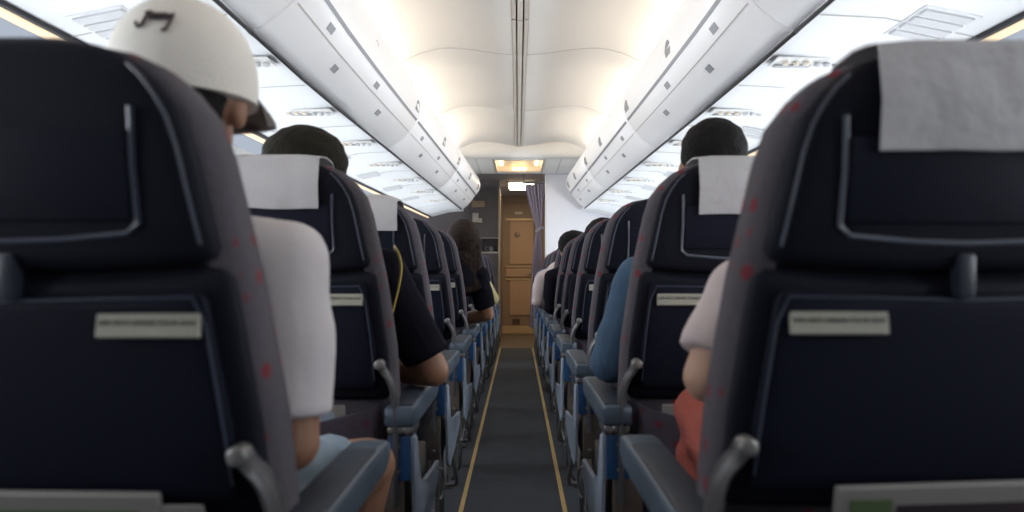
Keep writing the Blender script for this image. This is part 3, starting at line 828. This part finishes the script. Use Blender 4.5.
for sd, D, notes in ((-1, DL, seat_note_l), (1, DR, seat_note_r)):
    proto = make_seat(-sd)
    for i, d in enumerate(D):
        s_ = proto if i == 0 else copy_tree(proto)
        x = sd * SX
        if i >= 7: x -= sd * 0.004 * (i - 6)
        s_.location = (x, d, 0)
        tag(s_, notes[i], 'aircraft seat', 'aisle seats of the cabin')

# headrest cloths: a band draped over the top, hanging behind
def headrest_cover(sd, d, half, drop, label, seed):
    bm = bmesh.new()
    prof = []
    for z in (1.172 - drop, 1.172 - drop * .75, 1.172 - drop * .5, 1.172 - drop * .25, 1.15, 1.163, 1.172): prof.append((ry(z) - 0.015, z + (0.004 if z > 1.16 else 0)))
    prof += [(0.035, 1.1835), (0.07, 1.187), (0.12, 1.184), (0.150, 1.168), (0.172, 1.13), (0.180, 1.05), (0.186, 0.98)]
    rings = []
    rnd = random.Random(seed)
    for k in range(25):
        u = -1 + k / 12
        x = u * half
        # follow the roundness of the seat top
        lim = 0.0
        a = abs(x)
        zt = interp([(0.0, 0.0), (0.07, 0.0), (0.112, -0.004), (0.145, -0.014), (0.168, -0.03)], a)
        out = []
        for (y, z) in prof:
            nz = noise.noise(Vector((x * 18, z * 16 + seed, seed))) * 0.004
            if z > 1.1: out.append((x, y - (nz if y < 0.02 else 0) * 0.5, z + zt))
            else: out.append((x * (1 + 0.02 * noise.noise(Vector((z * 9, seed, 1)))), y - abs(nz), z + 0.003 * noise.noise(Vector((x * 12, seed, 2)))))
        inner = [(p[0], p[1] + (0.003 if p[1] < 0.03 else (-0.003 if p[2] < 1.15 else 0)), p[2] - (0.003 if 0.02 < p[1] < 0.14 else 0)) for p in out[::-1]]
        rings.append(out + inner)
    loft(bm, rings)
    c = link('headrest_cover', bm, 'cloth', None, angle=70)
    c.location = (sd * SX, d, 0)
    tag(c, label, 'headrest cover', 'white headrest covers')
headrest_cover(1, DR[0], 0.106, 0.112, 'blurred white cloth hanging over the nearest seat on the curtain side', 3)
headrest_cover(1, DR[1], 0.106, 0.115, 'white cloth on the headrest of the denim sleeved passenger', 5)
headrest_cover(-1, DL[1], 0.112, 0.105, 'white cloth on the headrest of the passenger with a yellow strap', 9)
headrest_cover(-1, DL[2], 0.150, 0.105, 'white cloth on the headrest ahead of the passenger with a yellow strap', 12)

# magazines in the pockets
def magazine(sd, d, a0, a1, ztop, tilt, bands, label, thick=0.012, base='mag1', zb=0.46):
    m = -sd
    x0, x1 = sorted((sd * SX + m * a0, sd * SX + m * a1))
    xc = (x0 + x1) / 2; hwid = (x1 - x0) / 2
    root = empty('magazine', (xc, d + ry(zb) - 0.030, zb))
    H = ztop - zb
    bm = bmesh.new(); box(bm, -hwid, hwid, 0, thick, 0, H, 0.003); link('pages', bm, 'mag1', root, smooth=False)
    bm = bmesh.new(); box(bm, -hwid - 0.001, hwid + 0.001, -0.002, -0.0001, 0, H + 0.001, 0.0005, 1); cv = link('front_cover', bm, base, root, smooth=False)
    for (u0, u1, v0, v1, mt) in bands:
        bm = bmesh.new(); box(bm, -hwid + 2 * hwid * u0, -hwid + 2 * hwid * u1, -0.003, -0.0015, H - v1, H - v0); link('printed_band', bm, mt, cv, smooth=False)
    root.rotation_euler = (0.262, tilt[1], 0)
    tag(root, label, 'magazine', 'magazines in the seat pockets')
magazine(-1, DL[0], -0.15, 0.138, 0.705, (-0.10, 0.01), [(0, .93, .016, .036, 'magg'), (.05, .55, .03, .06, 'magr')], 'green and red printed magazine in the pocket of the nearest seat, capped passenger side')
magazine(-1, DL[0], 0.145, 0.188, 0.692, (-0.06, 0.0), [(.1, .8, .02, .025, 'tag')], 'small plain cream card beside the green magazine', 0.004)
magazine(1, DR[0], -0.16, 0.118, 0.702, (-0.10, -0.03), [(.05, .22, .012, .06, 'magg'), (.24, .9, .02, .06, 'magk')], 'white magazine with dark picture in the pocket of the nearest seat, curtain side')
magazine(1, DR[1], -0.06, 0.165, 0.655, (-0.06, -0.02), [(.2, .7, .012, .05, 'magk'), (.25, .4, .02, .035, 'magg')], 'pale magazine in the pocket behind the denim sleeved passenger', 0.01)
magazine(-1, DL[1], 0.03, 0.15, 0.655, (-0.06, 0.0), [(.2, .8, .015, .04, 'side')], 'pale card in the pocket behind the yellow strapped passenger', 0.005)
magazine(-1, DL[2], 0.11, 0.16, 0.655, (-0.04, 0.0), [(.1, .8, .015, .03, 'magk')], 'pale leaflet in the pocket ahead of the yellow strapped passenger', 0.004)

# ------------------------------------------------------------------ people
def capsule(bm, p0, p1, r0, r1, n=14, flat0=False, flat1=False, sq=(1, 1), up=None):
    p0, p1 = Vector(p0), Vector(p1)
    t = (p1 - p0).normalized()
    pts, rad = [], []
    if flat0: pts, rad = [p0], [r0]
    else:
        for k in range(5):
            th = PI / 2 * k / 4; pts.append(p0 - t * r0 * math.cos(th)); rad.append(max(1e-4, r0 * math.sin(th)))
    if flat1: pts.append(p1); rad.append(r1)
    else:
        for k in range(5):
            th = PI / 2 * k / 4; pts.append(p1 + t * r1 * math.sin(th)); rad.append(max(1e-4, r1 * math.cos(th)))
    tube(bm, pts, 1, n, flat=sq, radii=rad, up=up)

def ell(bm, c, r, rot=(0, 0, 0)):
    t = bmesh.new(); bmesh.ops.create_icosphere(t, subdivisions=3, radius=1)
    from mathutils import Euler
    mx = Matrix.Translation(Vector(c)) @ Euler(rot).to_matrix().to_4x4() @ Matrix.Diagonal((*r, 1))
    for v in t.verts: v.co = mx @ v.co
    me = bpy.data.meshes.new('tmp'); t.to_mesh(me); t.free(); bm.from_mesh(me); bpy.data.meshes.remove(me)

def fuse(name, bm, m, parent=None, voxel=0.008, smooth=4, nz=0.0, nscale=14, seed=0, cut=None):
    me = bpy.data.meshes.new('tmp'); bm.to_mesh(me); bm.free()
    t = bpy.data.objects.new('tmp', me); COL.objects.link(t)
    r = t.modifiers.new('r', 'REMESH'); r.mode = 'VOXEL'; r.voxel_size = voxel
    if smooth:
        s = t.modifiers.new('s', 'SMOOTH'); s.iterations = smooth; s.factor = 0.5
    dg = bpy.context.evaluated_depsgraph_get()
    out = bpy.data.meshes.new_from_object(t.evaluated_get(dg))
    bpy.data.objects.remove(t); bpy.data.meshes.remove(me)
    if nz:
        nrm = [v.normal.copy() for v in out.vertices]
        for v, n_ in zip(out.vertices, nrm):
            c = v.co
            v.co = c + n_ * nz * noise.noise(Vector((c.x * nscale + seed, c.y * nscale, c.z * nscale * 1.7)))
    if cut is not None:
        b2 = bmesh.new(); b2.from_mesh(out)
        for co, no in cut:
            g = list(b2.verts) + list(b2.edges) + list(b2.faces)
            res = bmesh.ops.bisect_plane(b2, geom=g, plane_co=co, plane_no=no, clear_outer=True)
            bmesh.ops.holes_fill(b2, edges=[e for e in b2.edges if e.is_boundary])
        b2.to_mesh(out); b2.free()
    out.name = name
    for p in out.polygons: p.use_smooth = True
    out.materials.clear(); out.materials.append(M[m] if isinstance(m, str) else m)
    o_ = bpy.data.objects.new(name, out); COL.objects.link(o_)
    if parent: o_.parent = parent
    return o_

def lerp(a, b, t): return Vector(a) + (Vector(b) - Vector(a)) * t

def person(sd, d, label, skin='skin', shirt='shirtk', trousers='dark', hair='hair', hairstyle='short', head=(0, 0.34, 1.19), lean=0.0,
           sh=0.19, shz=1.01, elbow_a=(0.27, 0.33, 0.73), hand_a=(0.16, 0.56, 0.68), elbow_w=(-0.235, 0.36, 0.745), hand_w=(-0.10, 0.58, 0.66),
           knee_a=(0.14, 0.77, 0.56), knee_w=(-0.13, 0.77, 0.555), sleeve=0.75, long_trousers=True, folds=0.009, fscale=9, voxel=0.009, size=1.0, extras=None, hs=1.0):
    m = -sd
    ox = sd * SX
    def G(p): return Vector((m * p[0], p[1], p[2]))
    hc = Vector(head)
    chest = Vector((lean, 0.315, 0.92)); belly = Vector((lean * .5, 0.36, 0.74)); pel = Vector((0, 0.39, 0.585))
    neck0 = Vector((lean * 1.1, 0.315, max(shz + 0.03, hc.z - 0.19)))
    sha = Vector((lean + sh, 0.325, shz - 0.03)); shw = Vector((lean - sh, 0.325, shz - 0.03))
    ea, ha, ew, hw_ = map(Vector, (elbow_a, hand_a, elbow_w, hand_w))
    ka, kw = Vector(knee_a), Vector(knee_w)
    hipa, hipw = Vector((0.09, 0.40, 0.584)), Vector((-0.09, 0.40, 0.584))
    ana = Vector((min(0.11, ka.x * 0.85), 0.76, 0.10)); anw = Vector((-0.11, 0.76, 0.10))
    # ---- body
    bm = bmesh.new()
    def cp(a, b, r0, r1, **k): capsule(bm, G(a), G(b), r0, r1, **k)
    ell(bm, G(hc + Vector((0, -0.008, 0.02))), (0.074 * hs, 0.092 * hs, 0.090 * hs))
    ell(bm, G(hc + Vector((0, 0.022, -0.035))), (0.056 * hs, 0.068 * hs, 0.078 * hs))
    ell(bm, G(hc + Vector((0, 0.082, -0.085))), (0.028, 0.022, 0.022))                # chin
    cp(hc + Vector((0, 0.088, 0.01)), hc + Vector((0, 0.106, -0.03)), 0.008, 0.013, n=10)   # nose
    ell(bm, G(hc + Vector((0, 0.088, -0.058))), (0.024, 0.010, 0.010))               # mouth
    for s in (1, -1):
        ell(bm, G(hc + Vector((s * 0.076 * hs, 0.0, -0.012))), (0.012, 0.020, 0.030))      # ears
        ell(bm, G(hc + Vector((s * 0.03, 0.082, 0.025))), (0.020, 0.010, 0.009))     # brows
    cp(neck0, hc + Vector((0, -0.01, -0.05)), 0.056, 0.050)
    ell(bm, G(chest), (0.155, 0.095, 0.13)); ell(bm, G(belly), (0.135, 0.10, 0.14)); ell(bm, G(pel), (0.155, 0.115, 0.11))
    cp(neck0 - Vector((0, 0, .02)), sha, 0.055, 0.052); cp(neck0 - Vector((0, 0, .02)), shw, 0.055, 0.052)
    for s_, e_, h_ in ((sha, ea, ha), (shw, ew, hw_)):
        cp(s_, e_, 0.050, 0.039); cp(e_, lerp(e_, h_, .35), 0.040, 0.040); cp(lerp(e_, h_, .35), h_, 0.040, 0.025)
        # hand with five fingers
        t = (h_ - e_).normalized()
        dn = Vector((0, 0, -1)); sdv = t.cross(dn).normalized(); dn = sdv.cross(t).normalized()
        if dn.z > 0: dn = -dn
        palm = h_ + t * 0.05
        cp(h_ + sdv * 0.012, palm + sdv * 0.022, 0.021, 0.016, n=10); cp(h_ - sdv * 0.012, palm - sdv * 0.022, 0.021, 0.016, n=10); cp(h_, palm + t * .01, 0.022, 0.017, n=10)
        for q, L in ((-0.033, .052), (-0.011, .068), (0.011, .073), (0.033, .066)):
            b0 = palm + sdv * q + t * 0.01
            b1 = b0 + t * L * .45 + sdv * q * .15 + dn * 0.006
            b2 = b1 + t * L * .30 + dn * 0.018
            b3 = b2 + t * L * .12 + dn * 0.022
            cp(b0, b1, 0.0095, 0.009, n=8); cp(b1, b2, 0.009, 0.0085, n=8); cp(b2, b3, 0.0085, 0.0075, n=8)
        inner = 1 if h_ is ha else -1
        inn = -sdv if (sdv.x * inner) > 0 else sdv
        c0 = h_ + t * 0.012 + inn * 0.022; c1 = c0 + t * 0.028 + inn * 0.024 + dn * .008; c2 = c1 + t * 0.026 + inn * 0.006 + dn * .012
        cp(c0, c1, 0.013, 0.0105, n=8); cp(c1, c2, 0.0105, 0.0085, n=8)
    for hp, k_, an in ((hipa, ka, ana), (hipw, kw, anw)):
        cp(hp, k_, 0.080, 0.056); cp(k_, lerp(k_, an, .35), 0.054, 0.054); cp(lerp(k_, an, .35), an, 0.054, 0.034)
        cp(an - Vector((0, .02, .03)), an + Vector((0, .15, -.06)), 0.036, 0.026)
    body = fuse('person', bm, skin, None, voxel=voxel * 0.75, smooth=3)
    body.location = (ox, d, 0)
    tag(body, label, 'person', 'seated passengers')
    # ---- shirt
    bm = bmesh.new()
    ell(bm, G(chest), (0.170, 0.108, 0.145)); ell(bm, G(belly), (0.152, 0.115, 0.15)); cp(belly, pel + Vector((0, 0, .0)), 0.125, 0.112)
    cp(neck0 - Vector((0, 0, .035)), sha + Vector((0, 0, 0)), 0.058, 0.062); cp(neck0 - Vector((0, 0, .035)), shw, 0.058, 0.062)
    cp(neck0 - Vector((0, 0, .06)), neck0 + Vector((0, 0, .030)), 0.075, 0.062, flat1=True)
    for s_, e_, h_ in ((sha, ea, ha), (shw, ew, hw_)):
        if sleeve <= 1.0:
            cp(s_, lerp(s_, e_, sleeve), 0.062, 0.060, flat1=True)
        else:
            cp(s_, e_, 0.062, 0.052); cp(e_, lerp(e_, h_, .35), 0.053, 0.050); cp(lerp(e_, h_, .35), lerp(e_, h_, .93), 0.050, 0.036, flat1=True)
    fuse('shirt', bm, shirt, body, voxel=voxel, smooth=3, nz=folds, nscale=fscale, seed=d * 3)
    # ---- trousers or shorts
    bm = bmesh.new()
    ell(bm, G(pel + Vector((0, 0, 0.0))), (0.166, 0.120, 0.102))
    for hp, k_, an in ((hipa, ka, ana), (hipw, kw, anw)):
        if long_trousers:
            cp(hp, k_, 0.092, 0.068); cp(k_, lerp(k_, an, .35), 0.066, 0.064); cp(lerp(k_, an, .35), an, 0.064, 0.055, flat1=True)
        else: cp(hp, lerp(hp, k_, .66), 0.094, 0.082, flat1=True)
    fuse('trousers' if long_trousers else 'shorts', bm, trousers, body, voxel=voxel, smooth=3, nz=0.014, nscale=12, seed=d * 5)
    for an in (ana, anw):
        bm = bmesh.new()
        cp(an + Vector((0, -.03, -.035)), an + Vector((0, .17, -.062)), 0.046, 0.036); 
        fuse('shoe', bm, 'shoe', body, voxel=0.009, smooth=2, cut=[(Vector((0, 0, 0.004)), Vector((0, 0, -1)))])
    # ---- hair
    if hair:
        bm = bmesh.new()
        if hairstyle != 'undercap': ell(bm, G(hc + Vector((0, -0.020, 0.038))), (0.086 * hs, 0.094 * hs, 0.088 * hs))
        ell(bm, G(hc + Vector((0, -0.045, -0.005))), (0.074 * hs, 0.062, 0.075))
        if hairstyle == 'full': ell(bm, G(hc + Vector((0, -0.02, 0.045))), (0.106, 0.104, 0.092))
        if hairstyle == 'long':
            ell(bm, G(hc + Vector((0, -0.02, 0.030))), (0.092, 0.100, 0.096))
            for q in range(7):
                u = -1 + q / 3
                cp(hc + Vector((u * 0.062, -0.05 + abs(u) * .03, 0.0)), hc + Vector((u * 0.082, -0.078 + abs(u) * .035, -0.25 - 0.02 * (1 - abs(u)))), 0.040, 0.022, n=10)
        ears = []
        fuse('hair', bm, hair, body, voxel=0.008, smooth=1, nz=0.004, nscale=30, seed=d)
    if extras: extras(body, G, hc, chest, sha, shw, ea)
    return body

def cap_extras(body, G, hc, chest, sha, shw, ea):
    # crown, turned so the peak points past the aisle side temple
    ang = 0.15
    import mathutils
    bm = bmesh.new()
    rings = []
    c = hc + Vector((0, -0.004, 0.030))
    rx, ry_, rz = 0.095, 0.110, 0.106
    N = 32
    for k in range(11):
        ph = PI / 2 * k / 10
        rr = math.cos(ph); zz = math.sin(ph)
        zz = zz ** 1.0
        rings.append([G(c + Vector((rx * rr * math.cos(t), ry_ * rr * math.sin(t), rz * zz))) for t in [2 * PI * i / N for i in range(N)]])
    low = [G(c + Vector((rx * math.cos(t), ry_ * math.sin(t), -0.034))) for t in [2 * PI * i / N for i in range(N)]]
    loft(bm, [low] + rings[:-1] + [[(p + (rings[-1][0] - p) * .5) for p in rings[-2]]])
    capo = link('cap', bm, 'cap', body, angle=60)
    bm = bmesh.new(); cyl(bm, G(c + Vector((0, 0, rz + .001))), (0, 0, 1), 0.009, 0.006, 12, 0.002); link('button', bm, 'cap', capo)
    # peak
    bm = bmesh.new()
    top, bot = [], []
    rows = []
    for j in range(6):
        u = j / 5
        r = []
        for i in range(13):
            t = -0.95 + 1.9 * i / 12 + ang + 0.25
            th = PI / 2 - t
            dx, dy = math.cos(th), math.sin(th)
            reach = 0.040 * u * math.cos((i - 6) / 6 * 1.25)
            r.append(c + Vector(((rx + reach) * dx, (ry_ + reach) * dy, -0.024 - 0.022 * u * u - 0.012 * abs((i - 6) / 6) ** 2 * u)))
        rows.append(r)
    loft(bm, [[G(p) for p in r] + [G(p + Vector((0, 0, -0.005))) for p in r[::-1]] for r in rows])
    link('peak', bm, 'brim', capo, angle=60)
    # stitched script on the back
    pts = [(-.046, -.006), (-.040, -.016), (-.030, -.014), (-.026, .004), (-.022, .014), (-.032, .014), (-.018, .016), (-.014, .0), (-.011, .010), (-.005, .011), (-.003, .0), (.001, .010), (.006, .011), (.007, .001), (.012, .011), (.017, .012), (.017, .002), (.024, .012), (.026, .004), (.032, .014), (.027, -.006), (.020, -.022), (.012, -.024)]
    out = []
    for u, v in spline([(a, b, 0) for a, b in pts], 3) and [(q.x, q.y) for q in spline([(a, b, 0) for a, b in pts], 3)]:
        th = -PI / 2 + (u * 0.65 + 0.010) / 0.10
        ph = math.asin(min(.99, max(0, (0.048 + v * 0.65) / 0.106)))
        rr = math.cos(ph)
        out.append(Vector((rx * rr * math.cos(th) * 1.03 , ry_ * rr * math.sin(th) * 1.03, 0.048 + v * 0.65)) + c)
    bm = bmesh.new(); tube(bm, [G(p) for p in out], 0.0022, 5); link('stitched_script', bm, 'capink', capo)
m_cap = 1
person(-1, DL[0], 'passenger in a white baseball cap and white short-sleeved shirt, bare arm by the armrest', skin='skin', shirt='shirtw', trousers='shortb', hair='hair', hairstyle='undercap',
       head=(0.064, 0.31, 1.172), sh=0.185, shz=0.975, lean=0.01, elbow_a=(0.212, 0.30, 0.70), hand_a=(0.05, 0.52, 0.63), knee_a=(0.222, 0.79, 0.548), sleeve=0.86, long_trousers=False, voxel=0.008, extras=cap_extras, hs=0.95)

def strap_extras(body, G, hc, chest, sha, shw, ea):
    bm = bmesh.new()
    p = spline([(.215, .335, 1.0), (.232, .29, .982), (.243, .262, .947), (.238, .252, .90), (.226, .250, .85), (.214, .252, .80), (.195, .255, .72)], 5)
    tube(bm, [G(q) for q in p], 0.006, 6, flat=(1, .4)); link('shoulder_strap', bm, 'strapy', body)
person(-1, DL[1], 'passenger in a black short-sleeved shirt with a yellow strap, elbow out over the armrest', skin='skin', shirt='shirtk', trousers='dark', hair='hairolive', hairstyle='full',
       head=(0.0, 0.32, 1.160), sh=0.172, shz=0.965, lean=0.015, elbow_a=(0.312, 0.34, 0.69), hand_a=(0.10, 0.50, 0.69), knee_a=(0.205, 0.77, 0.55), sleeve=0.86, voxel=0.008, extras=strap_extras)
person(-1, DL[4], 'passenger with long brown hair and a black shirt leaning toward the aisle', skin='skin', shirt='shirtk', hair='hairbrown', hairstyle='long',
       head=(0.222, 0.33, 1.115), sh=0.16, shz=0.955, lean=0.14, elbow_a=(0.35, 0.36, 0.71), hand_a=(0.13, 0.50, 0.66), sleeve=0.82, voxel=0.01, hs=0.98)
person(-1, DL[7], 'passenger in a cream yellow shirt far along the aisle before the galley', shirt='yellow', hair='hair', head=(-0.02, 0.33, 1.06), shz=0.90, elbow_a=(0.31, 0.33, 0.72), lean=0.03, hand_a=(0.16, 0.55, 0.67), sleeve=1.2, voxel=0.012)
person(1, DR[0], 'passenger in a pale short-sleeved shirt and coral trousers, partly hidden by the nearest seat', skin='skinlight', shirt='shirtp', trousers='coral', hair='hair',
       head=(-0.09, 0.33, 1.09), sh=0.195, shz=0.925, lean=-0.04, elbow_a=(0.208, 0.30, 0.785), hand_a=(0.06, 0.50, 0.76), knee_a=(0.105, 0.72, 0.655), sleeve=0.80, voxel=0.008)
person(1, DR[1], 'passenger in a blue denim long-sleeved shirt with arm on the armrest', shirt='denim', hair='hair', hairstyle='short',
       head=(0.0, 0.32, 1.197), sh=0.178, shz=0.950, elbow_a=(0.252, 0.32, 0.712), hand_a=(0.10, 0.55, 0.68), sleeve=1.2, voxel=0.008, hs=0.95, folds=0.008, fscale=11)
person(1, DR[3], 'passenger whose dark hair shows just above the fourth seat before the curtain', shirt='shirtk', hair='hair', head=(0.10, 0.33, 1.065), shz=0.92, lean=0.0, elbow_a=(0.20, 0.36, 0.70), voxel=0.012)
person(1, DR[5], 'passenger with round black hair and a black shirt on the curtain side', shirt='shirtk', hair='hair', hairstyle='full', head=(0.115, 0.33, 1.09), shz=0.94, lean=0.065, elbow_a=(0.26, 0.33, 0.72), sleeve=1.2, voxel=0.012)
person(1, DR[6], 'passenger in a pale pink long-sleeved shirt with elbow in the aisle', shirt='shirtp', hair='hair', head=(0.10, 0.33, 1.07), shz=0.94, lean=0.10, elbow_a=(0.335, 0.33, 0.735), sleeve=1.2, voxel=0.012)
person(1, DR[7], 'passenger in a blue shirt farthest along the curtain side', shirt='denim', hair='hair', head=(0.06, 0.33, 1.06), shz=0.95, lean=0.08, elbow_a=(0.27, 0.35, 0.72), sleeve=1.2, voxel=0.012)
